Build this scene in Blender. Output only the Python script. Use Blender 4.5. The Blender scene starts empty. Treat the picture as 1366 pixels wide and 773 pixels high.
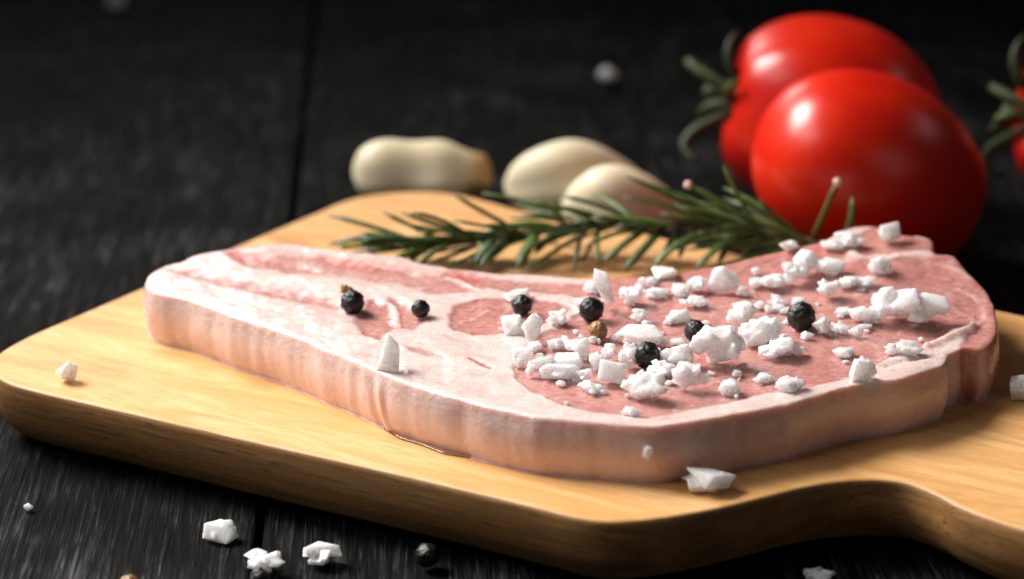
import bpy, bmesh, math, random
import numpy as np
from mathutils import Vector, Matrix, noise
from mathutils.geometry import delaunay_2d_cdt

S = bpy.context.scene
COL = S.collection
random.seed(7)
rng = np.random.RandomState(7)

# ------------------------------------------------------------------ camera
LENS, PITCH, CAM_H = 90.0, math.radians(19.5), 0.268
F = LENS / 36.0 * 1366.0
cam_d = bpy.data.cameras.new('camera'); cam = bpy.data.objects.new('camera', cam_d); COL.objects.link(cam)
cam.location = (0, 0, CAM_H); cam.rotation_euler = (math.pi / 2 - PITCH, 0, 0)
cam_d.lens = LENS; cam_d.sensor_width = 36; cam_d.clip_start = 0.02; cam_d.clip_end = 20
cam_d.dof.use_dof = True; cam_d.dof.focus_distance = 0.644; cam_d.dof.aperture_fstop = 8.8
S.camera = cam
S.render.resolution_x, S.render.resolution_y = 1024, 579

# ------------------------------------------------------------------ world and lamps
w = bpy.data.worlds.new('World'); S.world = w; w.use_nodes = True
w.node_tree.nodes['Background'].inputs[0].default_value = (0.9, 0.95, 1.0, 1)
w.node_tree.nodes['Background'].inputs[1].default_value = 0.016

def area(name, loc, target, sx, sy, watts, col=(1, 1, 1)):
    l = bpy.data.lights.new(name, 'AREA'); l.shape = 'RECTANGLE'; l.size = sx; l.size_y = sy
    l.energy = watts; l.color = col
    o = bpy.data.objects.new(name, l); COL.objects.link(o); o.location = loc
    o.rotation_euler = (Vector(target) - Vector(loc)).to_track_quat('-Z', 'Y').to_euler()
    return o
key = area('softbox_lamp', (-0.50, 0.88, 0.60), (0.04, 0.56, 0.03), 0.46, 0.34, 2.45, (1.0, 0.965, 0.92))
key.data.spread = math.radians(58)                       # gridded softbox: the far table falls into darkness
side = area('side_lamp', (0.75, 0.85, 0.50), (0.05, 0.62, 0.03), 0.36, 0.12, 0.16, (1.0, 0.95, 0.9))
fill = area('added_fill_lamp', (-0.72, 0.36, 0.72), (0.0, 0.58, 0.03), 0.55, 0.45, 0.42, (1.0, 0.97, 0.94))  # added fill, lifts the chop's sides and stretches the tomato highlight
fill.data.spread = math.radians(60)
right_fill = area('added_right_fill', (0.55, -0.10, 0.34), (0.06, 0.58, 0.02), 1.0, 0.5, 0.06, (1.0, 0.97, 0.97))  # added low fill to brighten the chop's right side wall
right_fill.data.spread = math.radians(50)
back = area('added_sheen_lamp', (-0.45, 1.75, 0.52), (0.0, 0.62, 0.03), 0.55, 0.30, 0.17, (1.0, 0.97, 0.94))  # added unseen lamp behind, gives the meat its wet sheen
back.data.spread = math.radians(40)

S.view_settings.view_transform = 'Standard'; S.view_settings.look = 'None'
S.view_settings.exposure = 0.0; S.view_settings.gamma = 1.0

# ------------------------------------------------------------------ helpers
CP, SP = math.cos(PITCH), math.sin(PITCH)
def ray(x, y):
    u = 386.5 - y
    return np.array([x - 683.0, F * CP + u * SP, -F * SP + u * CP])
def pz(x, y, z):                       # pixel -> point on the level z
    v = ray(x, y); return v * ((CAM_H - z) / -v[2]) + np.array([0, 0, CAM_H])
def py(x, y, Y):                       # pixel -> point on the upright plane at distance Y
    v = ray(x, y); return v * (Y / v[1]) + np.array([0, 0, CAM_H])
def scale_at(p):                       # pixels per metre at a point
    return F / (p[1] * CP - (p[2] - CAM_H) * SP)

def new_obj(name, me, mats=(), parent=None):
    o = bpy.data.objects.new(name, me); COL.objects.link(o)
    for m in mats: me.materials.append(m)
    if parent is not None: o.parent = parent
    return o
def empty(name, loc):
    o = bpy.data.objects.new(name, None); COL.objects.link(o); o.location = loc
    o.empty_display_size = 0.01
    return o
def tag(o, label=None, cat=None, group=None, kind=None):
    if label: o['label'] = label
    if cat: o['category'] = cat
    if group: o['group'] = group
    if kind: o['kind'] = kind
    return o
def mesh(name, v, f, smooth=True):
    me = bpy.data.meshes.new(name); me.from_pydata([tuple(map(float, p)) for p in v], [], f)
    if smooth: me.polygons.foreach_set('use_smooth', [True] * len(me.polygons))
    me.update(); return me
def recalc(me):
    bm = bmesh.new(); bm.from_mesh(me); bmesh.ops.recalc_face_normals(bm, faces=bm.faces); bm.to_mesh(me); bm.free()
    return me
def catmull(pts, n=10, closed=True):
    P = np.array(pts, float); out = []; N = len(P)
    for i in range(N if closed else N - 1):
        if closed: a, b, c, d = P[i - 1], P[i], P[(i + 1) % N], P[(i + 2) % N]
        else: a, b, c, d = P[max(i - 1, 0)], P[i], P[i + 1], P[min(i + 2, N - 1)]
        for k in range(n):
            t = k / n
            out.append(0.5 * (2 * b + (c - a) * t + (2 * a - 5 * b + 4 * c - d) * t * t + (3 * b - a - 3 * c + d) * t ** 3))
    if not closed: out.append(P[-1])
    return np.array(out)
def resample(P, step, closed=True):
    Q = np.vstack([P, P[:1]]) if closed else P
    s = np.r_[0, np.cumsum(np.linalg.norm(np.diff(Q, axis=0), axis=1))]
    n = max(4, int(round(s[-1] / step)))
    t = np.linspace(0, s[-1], n + 1)
    R = np.stack([np.interp(t, s, Q[:, k]) for k in range(Q.shape[1])], 1)
    return R[:-1] if closed else R
def seg_dist(P, A, B):
    d = B - A; L = (d * d).sum(1) + 1e-18
    best = np.full(len(P), 1e9)
    for i in range(len(A)):
        q = P - A[i]; t = np.clip((q @ d[i]) / L[i], 0, 1)
        r = q - t[:, None] * d[i]; best = np.minimum(best, (r * r).sum(1))
    return np.sqrt(best)
def inside(P, poly):
    x, y = P[:, 0], P[:, 1]; c = np.zeros(len(P), bool); n = len(poly)
    for i in range(n):
        (x1, y1), (x2, y2) = poly[i], poly[(i + 1) % n]
        if y1 == y2: continue
        k = (y1 > y) != (y2 > y)
        c ^= k & (x < (x2 - x1) * (y - y1) / (y2 - y1) + x1)
    return c
def sdf(P, poly):                      # positive inside
    poly = np.asarray(poly); d = seg_dist(P, poly, np.roll(poly, -1, 0))
    return np.where(inside(P, poly), d, -d)
def sstep(a, b, x):
    t = np.clip((x - a) / (b - a), 0, 1); return t * t * (3 - 2 * t)
def nz(p, s, seed=0.0):
    return noise.noise(Vector((p[0] * s + seed, p[1] * s - seed * 0.7, (p[2] if len(p) > 2 else 0) * s + seed * 1.3)))

# ------------------------------------------------------------------ node helper
class NT:
    def __init__(self, name):
        self.m = bpy.data.materials.new(name); self.m.use_nodes = True
        self.t = self.m.node_tree; self.b = self.t.nodes['Principled BSDF']
    def n(self, typ, **kw):
        nd = self.t.nodes.new('ShaderNode' + typ)
        for k, v in kw.items():
            if k[0] == '_': setattr(nd, k[1:], v)
            else:
                nd.inputs[k.replace('_', ' ')].default_value = v
        return nd
    def l(self, a, b): self.t.links.new(a, b)
    def coord(self, kind='Object', scale=(1, 1, 1), rot=(0, 0, 0), loc=None):
        c = self.n('TexCoord'); mp = self.n('Mapping'); mp.inputs['Scale'].default_value = scale
        mp.inputs['Rotation'].default_value = rot
        self.l(c.outputs[kind], mp.inputs['Vector'])
        if loc is not None: self.l(loc, mp.inputs['Location'])
        return mp.outputs[0]
    def noise(self, vec, scale, detail=4, rough=0.5, dist=0):
        nd = self.n('TexNoise', Scale=scale, Detail=detail, Roughness=rough, Distortion=dist)
        self.l(vec, nd.inputs['Vector']); return nd.outputs['Fac']
    def ramp(self, fac, stops):
        r = self.n('ValToRGB'); e = r.color_ramp.elements
        while len(e) < len(stops): e.new(0.5)
        for el, (p, c) in zip(e, stops): el.position = p; el.color = tuple(c) + (1,) if len(c) == 3 else c
        self.l(fac, r.inputs[0]); return r.outputs[0]
    def mix(self, fac, a, b, mode='MIX'):
        m = self.n('Mix', _data_type='RGBA', _blend_type=mode)
        for sock, v in ((m.inputs[0], fac), (m.inputs[6], a), (m.inputs[7], b)):
            if isinstance(v, (int, float)): sock.default_value = v
            elif isinstance(v, tuple): sock.default_value = v + (1,)
            else: self.l(v, sock)
        return m.outputs[2]
    def math(self, op, a, b=0.0, c=0.0):
        m = self.n('Math', _operation=op)
        for s, v in zip(m.inputs, (a, b, c)):
            if isinstance(v, (int, float)): s.default_value = v
            else: self.l(v, s)
        return m.outputs[0]
    def bump(self, h, strength, dist, normal=None):
        b = self.n('Bump', Strength=strength, Distance=dist); self.l(h, b.inputs['Height'])
        if normal is not None: self.l(normal, b.inputs['Normal'])
        return b.outputs[0]
    def attr(self, name):
        a = self.n('Attribute'); a.attribute_name = name; return a.outputs['Fac']
    def set(self, **kw):
        for k, v in kw.items():
            s = self.b.inputs[k.replace('_', ' ')]
            if isinstance(v, (int, float, tuple)): s.default_value = v
            else: self.l(v, s)
        return self.m

# ------------------------------------------------------------------ materials
def mat_table():
    t = NT('black_wood'); oi = t.n('ObjectInfo')
    off = t.n('CombineXYZ'); t.l(t.math('MULTIPLY', oi.outputs['Random'], 7.0), off.inputs[0]); t.l(t.math('MULTIPLY', oi.outputs['Random'], 31.0), off.inputs[1])
    v = t.coord('Object', (1, 0.035, 1), loc=off.outputs[0])
    v2 = t.coord('Object', (1, 0.12, 1), loc=off.outputs[0])
    v3 = t.coord('Object', (1, 1, 1), loc=off.outputs[0])
    g1 = t.noise(v, 1250, 5, 0.7, 0.5); g2 = t.noise(v2, 210, 4, 0.6, 0.6); g3 = t.noise(v3, 28, 3, 0.5)
    wear = t.math('ADD', t.math('MULTIPLY', g1, 0.68), t.math('MULTIPLY', g2, 0.32))
    fac = t.math('ADD', wear, t.math('MULTIPLY', t.math('SUBTRACT', g3, 0.5), 0.28))
    col = t.ramp(fac, [(0.40, (0.001, 0.001, 0.0011)), (0.49, (0.004, 0.004, 0.0041)), (0.56, (0.014, 0.014, 0.0143)), (0.67, (0.08, 0.079, 0.079))])
    b = t.bump(g1, 0.9, 0.0007); b = t.bump(g2, 0.8, 0.0012, b)
    ro = t.ramp(fac, [(0.3, (0.75,) * 3), (0.7, (0.6,) * 3)])
    return t.set(Base_Color=col, Roughness=ro, Normal=b, Specular_IOR_Level=0.05)
def mat_board():
    t = NT('pale_oiled_wood')
    v = t.coord('Object', (0.06, 1, 1)); v2 = t.coord('Object', (0.16, 1, 1)); v3 = t.coord('Object', (0.16, 1, 0.8))
    fib = t.noise(v, 1900, 5, 0.7, 0.3); pore = t.noise(t.coord('Object', (0.035, 1, 1)), 1000, 2, 0.5)
    fig = t.noise(v2, 95, 4, 0.55, 1.4); blot = t.noise(v3, 60, 4, 0.6, 0.8)
    col = t.ramp(fig, [(0.28, (0.46, 0.20, 0.066)), (0.45, (0.65, 0.36, 0.145)), (0.60, (0.74, 0.47, 0.23)), (0.78, (0.60, 0.295, 0.105))])
    col = t.mix(t.ramp(fib, [(0.36, (0.85,) * 3), (0.58, (0.0,) * 3)]), col, (0.53, 0.27, 0.088))
    col = t.mix(t.ramp(blot, [(0.42, (0.0,) * 3), (0.72, (0.65,) * 3)]), col, (0.58, 0.27, 0.08))
    col = t.mix(t.ramp(pore, [(0.27, (0.45,) * 3), (0.36, (0.0,) * 3)]), col, (0.36, 0.17, 0.05))
    # board sides: handled-wood stain, deepened to stand in for shade, plus dark pores
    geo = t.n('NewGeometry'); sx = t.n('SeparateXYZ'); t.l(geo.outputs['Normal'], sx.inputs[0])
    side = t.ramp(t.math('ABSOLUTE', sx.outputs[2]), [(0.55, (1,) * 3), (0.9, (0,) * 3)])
    stain_shade = t.ramp(t.noise(t.coord('Object', (0.05, 0.4, 1)), 300, 4, 0.6, 0.3), [(0.36, (0.97,) * 3), (0.66, (0.62,) * 3)])
    col = t.mix(t.math('MULTIPLY', side, stain_shade), col, (0.19, 0.092, 0.030))
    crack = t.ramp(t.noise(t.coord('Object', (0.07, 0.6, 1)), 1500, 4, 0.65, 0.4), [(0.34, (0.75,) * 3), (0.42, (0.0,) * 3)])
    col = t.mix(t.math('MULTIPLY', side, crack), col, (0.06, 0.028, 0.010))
    b = t.bump(fib, 0.5, 0.0002); b = t.bump(pore, 0.4, 0.00025, b)
    return t.set(Base_Color=col, Roughness=t.ramp(fig, [(0.3, (0.40,) * 3), (0.7, (0.55,) * 3)]), Normal=b, Specular_IOR_Level=0.35)
def mat_meat():
    t = NT('raw_pork'); v = t.coord('Object'); vf = t.coord('Object', (0.35, 1, 1), rot=(0, 0, 0.35))
    lean, side, red = t.attr('lean'), t.attr('side'), t.attr('red')
    n1 = t.noise(vf, 160, 5, 0.6, 0.5); n2 = t.noise(v, 620, 4, 0.6); n3 = t.noise(v, 55, 3, 0.5); nf = t.noise(vf, 900, 3, 0.55, 0.8)
    m = t.math('ADD', lean, t.math('MULTIPLY', t.math('SUBTRACT', n1, 0.5), t.math('SUBTRACT', 0.62, t.math('MULTIPLY', side, 0.5))))
    m = t.math('ADD', m, t.math('MULTIPLY', t.math('SUBTRACT', n2, 0.5), 0.22))
    mask = t.ramp(m, [(0.10, (0.0,) * 3), (0.40, (0.36,) * 3), (0.58, (0.80,) * 3), (0.85, (1,) * 3)])
    leanc = t.ramp(nf, [(0.28, (0.38, 0.13, 0.115)), (0.48, (0.47, 0.20, 0.178)), (0.62, (0.53, 0.25, 0.222)), (0.78, (0.68, 0.43, 0.385))])
    leanc = t.mix(t.ramp(n3, [(0.40, (0.0,) * 3), (0.70, (0.45,) * 3)]), leanc, (0.54, 0.26, 0.215))
    leanc = t.mix(red, leanc, (0.50, 0.045, 0.04))
    fatc = t.ramp(n1, [(0.22, (0.63, 0.42, 0.385)), (0.52, (0.69, 0.545, 0.51)), (0.82, (0.63, 0.415, 0.38))])
    vv = t.coord('Object', (1, 1, 0.5))
    sdn = t.noise(vv, 75, 5, 0.6, 0.6)
    sidec = t.ramp(sdn, [(0.25, (0.73, 0.475, 0.42)), (0.50, (0.77, 0.545, 0.495)), (0.75, (0.81, 0.62, 0.575))])
    fatc = t.mix(side, fatc, sidec)
    col = t.mix(mask, fatc, leanc)
    flat = t.math('SUBTRACT', 1.0, t.math('MULTIPLY', side, 0.75))
    b = t.n('Bump', Distance=0.0005); t.l(t.math('MULTIPLY', flat, 0.45), b.inputs['Strength']); t.l(n2, b.inputs['Height'])
    b2 = t.n('Bump', Distance=0.0005); t.l(t.math('MULTIPLY', flat, 0.4), b2.inputs['Strength']); t.l(nf, b2.inputs['Height']); t.l(b.outputs[0], b2.inputs['Normal'])
    b3 = t.n('Bump', Distance=0.0012); t.l(t.math('MULTIPLY', flat, 0.5), b3.inputs['Strength']); t.l(n1, b3.inputs['Height']); t.l(b2.outputs[0], b3.inputs['Normal'])
    b = b3.outputs[0]
    ro = t.ramp(n2, [(0.3, (0.20,) * 3), (0.7, (0.36,) * 3)])
    t.b.subsurface_method = 'RANDOM_WALK'
    return t.set(Base_Color=col, Roughness=ro, Normal=b, Specular_IOR_Level=0.5, Subsurface_Weight=t.math('MULTIPLY', t.attr('sss'), 0.9), Subsurface_Radius=(0.0036, 0.0022, 0.0017), Coat_Weight=t.math('SUBTRACT', 0.6, t.math('MULTIPLY', side, 0.4)), Coat_Roughness=0.12, Subsurface_Scale=1.0)
def mat_salt():
    t = NT('coarse_salt'); v = t.coord('Object'); n = t.noise(v, 700, 4, 0.6); c = t.noise(v, 240, 2)
    col = t.ramp(c, [(0.3, (0.93, 0.925, 0.925)), (0.7, (0.97, 0.97, 0.965))])
    return t.set(Base_Color=col, Roughness=t.ramp(n, [(0.3, (0.15,) * 3), (0.7, (0.38,) * 3)]), Normal=t.bump(n, 0.25, 0.0003), Subsurface_Weight=1.0,
                 Subsurface_Radius=(0.0042, 0.0040, 0.0038), Subsurface_Scale=1.0, Transmission_Weight=0.28, IOR=1.5)
def mat_pepper(name, c0, c1):
    t = NT(name); v = t.coord('Object'); n = t.noise(v, 900, 5, 0.6, 0.4)
    return t.set(Base_Color=t.ramp(n, [(0.35, c0), (0.7, c1)]), Roughness=t.ramp(n, [(0.3, (0.28,) * 3), (0.7, (0.5,) * 3)]), Normal=t.bump(n, 0.6, 0.0005))
def mat_tomato():
    t = NT('tomato_skin'); v = t.coord('Object'); n = t.noise(v, 45, 3); f = t.noise(v, 900, 2)
    col = t.ramp(n, [(0.35, (0.54, 0.008, 0.002)), (0.65, (0.62, 0.019, 0.003))])
    fl = t.ramp(f, [(0.66, (0.0,) * 3), (0.74, (0.12,) * 3)])
    col = t.mix(fl, col, (0.72, 0.14, 0.03))
    return t.set(Base_Color=col, Roughness=0.30, Subsurface_Weight=0.08, Subsurface_Radius=(0.004, 0.0008, 0.0003), Subsurface_Scale=1.0, Specular_IOR_Level=0.5,
                 Normal=t.bump(n, 0.12, 0.003))
def mat_green(name, c0, c1, rough=0.5, scale=300):
    t = NT(name); v = t.coord('Object'); n = t.noise(v, scale, 4); oi = t.n('ObjectInfo')
    f = t.math('ADD', n, t.math('MULTIPLY', t.math('SUBTRACT', oi.outputs['Random'], 0.5), 0.5))
    return t.set(Base_Color=t.ramp(f, [(0.25, c0), (0.75, c1)]), Roughness=rough, Normal=t.bump(n, 0.3, 0.0004))
def mat_garlic():
    t = NT('peeled_garlic'); v = t.coord('Object', (0.25, 1, 1)); n = t.noise(v, 150, 4); a = t.attr('root')
    col = t.ramp(n, [(0.3, (0.77, 0.65, 0.42)), (0.7, (0.83, 0.75, 0.56))])
    col = t.mix(a, col, (0.46, 0.27, 0.10))
    return t.set(Base_Color=col, Roughness=0.48, Subsurface_Weight=0.5, Subsurface_Radius=(0.004, 0.003, 0.0015), Subsurface_Scale=1.0, Normal=t.bump(n, 0.2, 0.0006))
M_TABLE, M_BOARD, M_MEAT, M_SALT = mat_table(), mat_board(), mat_meat(), mat_salt()
M_BLACK = mat_pepper('black_pepper', (0.002, 0.0018, 0.0016), (0.012, 0.010, 0.009))
M_BROWN = mat_pepper('brown_pepper', (0.16, 0.075, 0.018), (0.40, 0.23, 0.075))
M_TOM, M_GARLIC = mat_tomato(), mat_garlic()
M_NEEDLE = mat_green('rosemary_green', (0.014, 0.036, 0.006), (0.085, 0.145, 0.028), 0.40)
M_STEM = mat_green('rosemary_stem', (0.05, 0.045, 0.015), (0.16, 0.10, 0.05), 0.6)
M_TIP = mat_green('pale_tip', (0.55, 0.40, 0.34), (0.66, 0.5, 0.42), 0.6)
M_CALYX = mat_green('calyx_green', (0.014, 0.026, 0.005), (0.06, 0.085, 0.015), 0.6, 200)

# ------------------------------------------------------------------ table of black planks
g0, g1 = pz(340, 760, 0), pz(397, 230, 0)
pa = math.atan2(-(g1[0] - g0[0]), g1[1] - g0[1])            # rotation of the planks about z
def strip_box(w_, l_, h_, bev, name):
    bm = bmesh.new(); bmesh.ops.create_cube(bm, size=1)
    bmesh.ops.scale(bm, vec=(w_, l_, h_), verts=bm.verts)
    bmesh.ops.bevel(bm, geom=[e for e in bm.edges if abs((e.verts[0].co - e.verts[1].co).y) > l_ * 0.5], offset=bev, segments=3, profile=0.5, affect='EDGES')
    me = bpy.data.meshes.new(name); bm.to_mesh(me); bm.free()
    me.polygons.foreach_set('use_smooth', [False] * len(me.polygons)); return me
tab = new_obj('table_top', strip_box(1.5, 2.6, 0.01, 0.001, 'table_top'), [M_TABLE])
tab.location = (g0[0] - math.tan(pa) * (1.25 - g0[1]), 1.25, -0.0235); tab.rotation_euler.z = pa
tag(tab, kind='structure')
PW, GAP = 0.190, 0.0017
pm = strip_box(PW - GAP, 2.5, 0.018, 0.0016, 'plank'); pm.materials.append(M_TABLE)
for k in range(-4, 4):
    o = bpy.data.objects.new('plank', pm); COL.objects.link(o); o.parent = tab
    o.location = ((k + 0.5) * PW, random.uniform(-0.02, 0.02), 0.0145 - random.uniform(0.0001, 0.0009))
    o.rotation_euler.y = random.uniform(-0.004, 0.004)

# ------------------------------------------------------------------ cutting board
BZ = 0.020
bp = lambda x, y: pz(x, y, BZ)[:2]
ua = math.radians(-31.5); U = np.array([math.cos(ua), math.sin(ua)]); V = np.array([-U[1], U[0]])
front_px = [(60, 525), (172, 551), (345, 591), (500, 626), (640, 659), (725, 680), (765, 690), (806, 696), (850, 695), (893, 690), (940, 682), (982, 673), (1030, 661), (1070, 651),
            (1115, 643), (1159, 640), (1190, 641), (1216, 646), (1248, 659), (1280, 676), (1320, 692), (1366, 707)]
back_px = [(1366, 421), (1200, 386), (1000, 342), (850, 310), (700, 281), (655, 269), (610, 259), (565, 255), (520, 257), (480, 262), (450, 271), (420, 284), (320, 326), (190, 383), (101, 421), (47, 444),
           (15, 460), (-6, 474), (-14, 486), (-10, 498), (10, 511)]
fr = [bp(*p) for p in front_px]; bk = [bp(*p) for p in back_px]
h1 = fr[-1]; b0 = bk[0]
tail = [h1 + U * .03 - V * 0.003, h1 + U * .06 - V * .004, h1 + U * .085 + V * .004, h1 + U * .095 + V * .02, h1 + U * .088 + V * .038, h1 + U * .06 + V * .047, h1 + U * .03 + V * .045,
        h1 + U * .008 + V * .046, h1 - U * .008 + V * .056, h1 - U * .012 + V * .072]
c2 = b0 + U * 0.0
tail += [h1 - U * .006 + V * .10, b0 + U * .012 - V * .012, b0 + U * .004 - V * 0.002]
poly = resample(catmull(fr + tail + bk, 8), 0.0025)
area2 = 0.5 * np.sum(poly[:, 0] * np.roll(poly[:, 1], -1) - np.roll(poly[:, 0], -1) * poly[:, 1])
if area2 < 0: poly = poly[::-1]
borg = np.array([*poly.mean(0), 0.0])
def loft(poly, prof, name, smooth_n=9):
    """closed outline swept along (inset, z) profile, capped top and bottom"""
    tg = np.roll(poly, -1, 0) - np.roll(poly, 1, 0); k = np.ones(smooth_n) / smooth_n
    tg = np.stack([np.convolve(np.r_[tg[-20:, i], tg[:, i], tg[:20, i]], k, 'same')[20:-20] for i in (0, 1)], 1)
    nr = np.stack([tg[:, 1], -tg[:, 0]], 1); nr /= np.linalg.norm(nr, axis=1)[:, None]
    v = []; f = []; n = len(poly)
    for d, z in prof: v += [(p[0] - q[0] * d, p[1] - q[1] * d, z) for p, q in zip(poly, nr)]
    for r in range(len(prof) - 1):
        for i in range(n):
            j = (i + 1) % n; f.append((r * n + i, r * n + j, (r + 1) * n + j, (r + 1) * n + i))
    f.append(tuple(range(n))[::-1]); f.append(tuple((len(prof) - 1) * n + i for i in range(n)))
    return v, f
prof = [(0.0125, 0.0004), (0.0082, 0.0012), (0.0047, 0.0034), (0.0022, 0.0066), (0.0007, 0.0102), (0.0, 0.0140), (0.0, 0.0184), (0.0002, 0.0193), (0.0006, 0.0198), (0.0013, BZ)]
rot = Matrix.Rotation(-ua, 2)
pl = np.array([rot @ Vector(p - borg[:2]) for p in poly])
v, f = loft(pl, prof, 'cutting_board')
board = new_obj('cutting_board', recalc(mesh('cutting_board', v, f)), [M_BOARD]); board.location = borg; board.rotation_euler.z = ua
tag(board, 'pale wooden cutting board with rounded corners and a necked handle on the black planks', 'cutting board')
for p_ in board.data.polygons:
    if len(p_.vertices) > 10: p_.use_smooth = False

# ------------------------------------------------------------------ pork chop
MT = 0.0152
bc = pz(1190, 330, BZ + MT + 0.006)
def top_h(x, y):
    return BZ + MT + 0.0065 * np.exp(-(((x - bc[0]) / 0.050) ** 2 + ((y - bc[1] - 0.012) / 0.034) ** 2))
def pt(x, y, dz=0.0):                  # pixel -> point on the chop's upper face
    z = BZ + MT
    for _ in range(8):
        p = pz(x, y, z + dz); z = float(top_h(p[0], p[1]))
    return pz(x, y, z + dz)
out_px = [(193, 376), (199, 386), (215, 392), (249, 399), (315, 423), (385, 446), (451, 473), (494, 491), (548, 513), (619, 534), (700, 553), (777, 562), (830, 566), (867, 568), (905, 565), (960, 556), (1049, 539),
          (1100, 525), (1138, 514), (1198, 506), (1235, 494), (1256, 488), (1263, 482), (1266, 474), (1276, 468), (1290, 464), (1310, 464), (1324, 456), (1331, 442), (1329, 420), (1321, 395), (1310, 381), (1297, 368), (1284, 354),
          (1273, 342), (1260, 339), (1247, 336), (1243, 320), (1223, 314), (1204, 313), (1167, 302), (1130, 305), (1098, 321), (1070, 328), (1040, 335), (1000, 344), (960, 354), (922, 360), (902, 366),
          (860, 369), (820, 370), (781, 371), (720, 366), (660, 364), (618, 359), (563, 351), (539, 343), (486, 337), (420, 330), (400, 326), (357, 325), (314, 331), (280, 336), (257, 341), (241, 349), (223, 353), (201, 364)]
OUT = resample(catmull([pt(*p)[:2] for p in out_px], 8), 0.0008)
if 0.5 * np.sum(OUT[:, 0] * np.roll(OUT[:, 1], -1) - np.roll(OUT[:, 0], -1) * OUT[:, 1]) < 0: OUT = OUT[::-1]
# small ragged waviness of the cut outline
arc = np.arange(len(OUT)) * 0.0008
tg = np.roll(OUT, -2, 0) - np.roll(OUT, 2, 0); NR = np.stack([tg[:, 1], -tg[:, 0]], 1); NR /= np.linalg.norm(NR, axis=1)[:, None]
wav = np.array([0.00045 * noise.noise(Vector((a * 140, 3, 1))) + 0.00012 * noise.noise(Vector((a * 400, 9, 4))) for a in arc])
OUT = OUT + NR * wav[:, None]
tg = np.roll(OUT, -5, 0) - np.roll(OUT, 5, 0); NR = np.stack([tg[:, 1], -tg[:, 0]], 1); NR /= np.linalg.norm(NR, axis=1)[:, None]

cut1_px = [(1275, 492), (1245, 478), (1215, 474), (1174, 486), (1134, 503), (1074, 518), (1034, 526), (1000, 532), (960, 539), (920, 547), (898, 553), (867, 557), (830, 555), (786, 550), (755, 541), (733, 532), (711, 522), (697, 511), (689, 501), (683, 489), (650, 492), (600, 485),
           (540, 470), (490, 452), (430, 436), (350, 408), (290, 390), (240, 380), (180, 378)]
cut2_px = [(683, 489), (689, 474), (705, 455), (740, 434), (772, 416), (792, 395), (800, 355)]
cut1 = resample(catmull([pt(*p)[:2] for p in cut1_px], 6, False), 0.0009, False)
cut2 = resample(catmull([pt(*p)[:2] for p in cut2_px], 6, False), 0.0009, False)

lo, hi = OUT.min(0), OUT.max(0); G = 0.00085
gx, gy = np.meshgrid(np.arange(lo[0], hi[0], G), np.arange(lo[1], hi[1], G * 1.15))
gp = np.stack([gx.ravel(), gy.ravel()], 1); gp += rng.uniform(-0.25, 0.25, gp.shape) * G
gd = sdf(gp, OUT); gp = gp[gd > 0.0015]
ER = 0.0010
rings = []
for d in (0.00015, 0.0004, 0.00075):
    q = OUT - NR * d; rings.append(q[sdf(q, OUT) > d * 0.85])
allp = np.vstack([OUT, cut1, cut2, gp] + rings)
n0, n1_, n2_ = len(OUT), len(cut1), len(cut2)
edges = [(i, (i + 1) % n0) for i in range(n0)] + [(n0 + i, n0 + i + 1) for i in range(n1_ - 1)] + [(n0 + n1_ + i, n0 + n1_ + i + 1) for i in range(n2_ - 1)]
vv, ee, tris, ov, oe, of = delaunay_2d_cdt([Vector(p) for p in allp], edges, [], 0, 1e-7)
VV = np.array([tuple(p) for p in vv]); TT = np.array([t for t in tris if len(t) == 3])
cen = VV[TT].mean(1); TT = TT[inside(cen, OUT)]; cen = VV[TT].mean(1)
dO = np.abs(seg_dist(VV, OUT, np.roll(OUT, -1, 0)))

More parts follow.
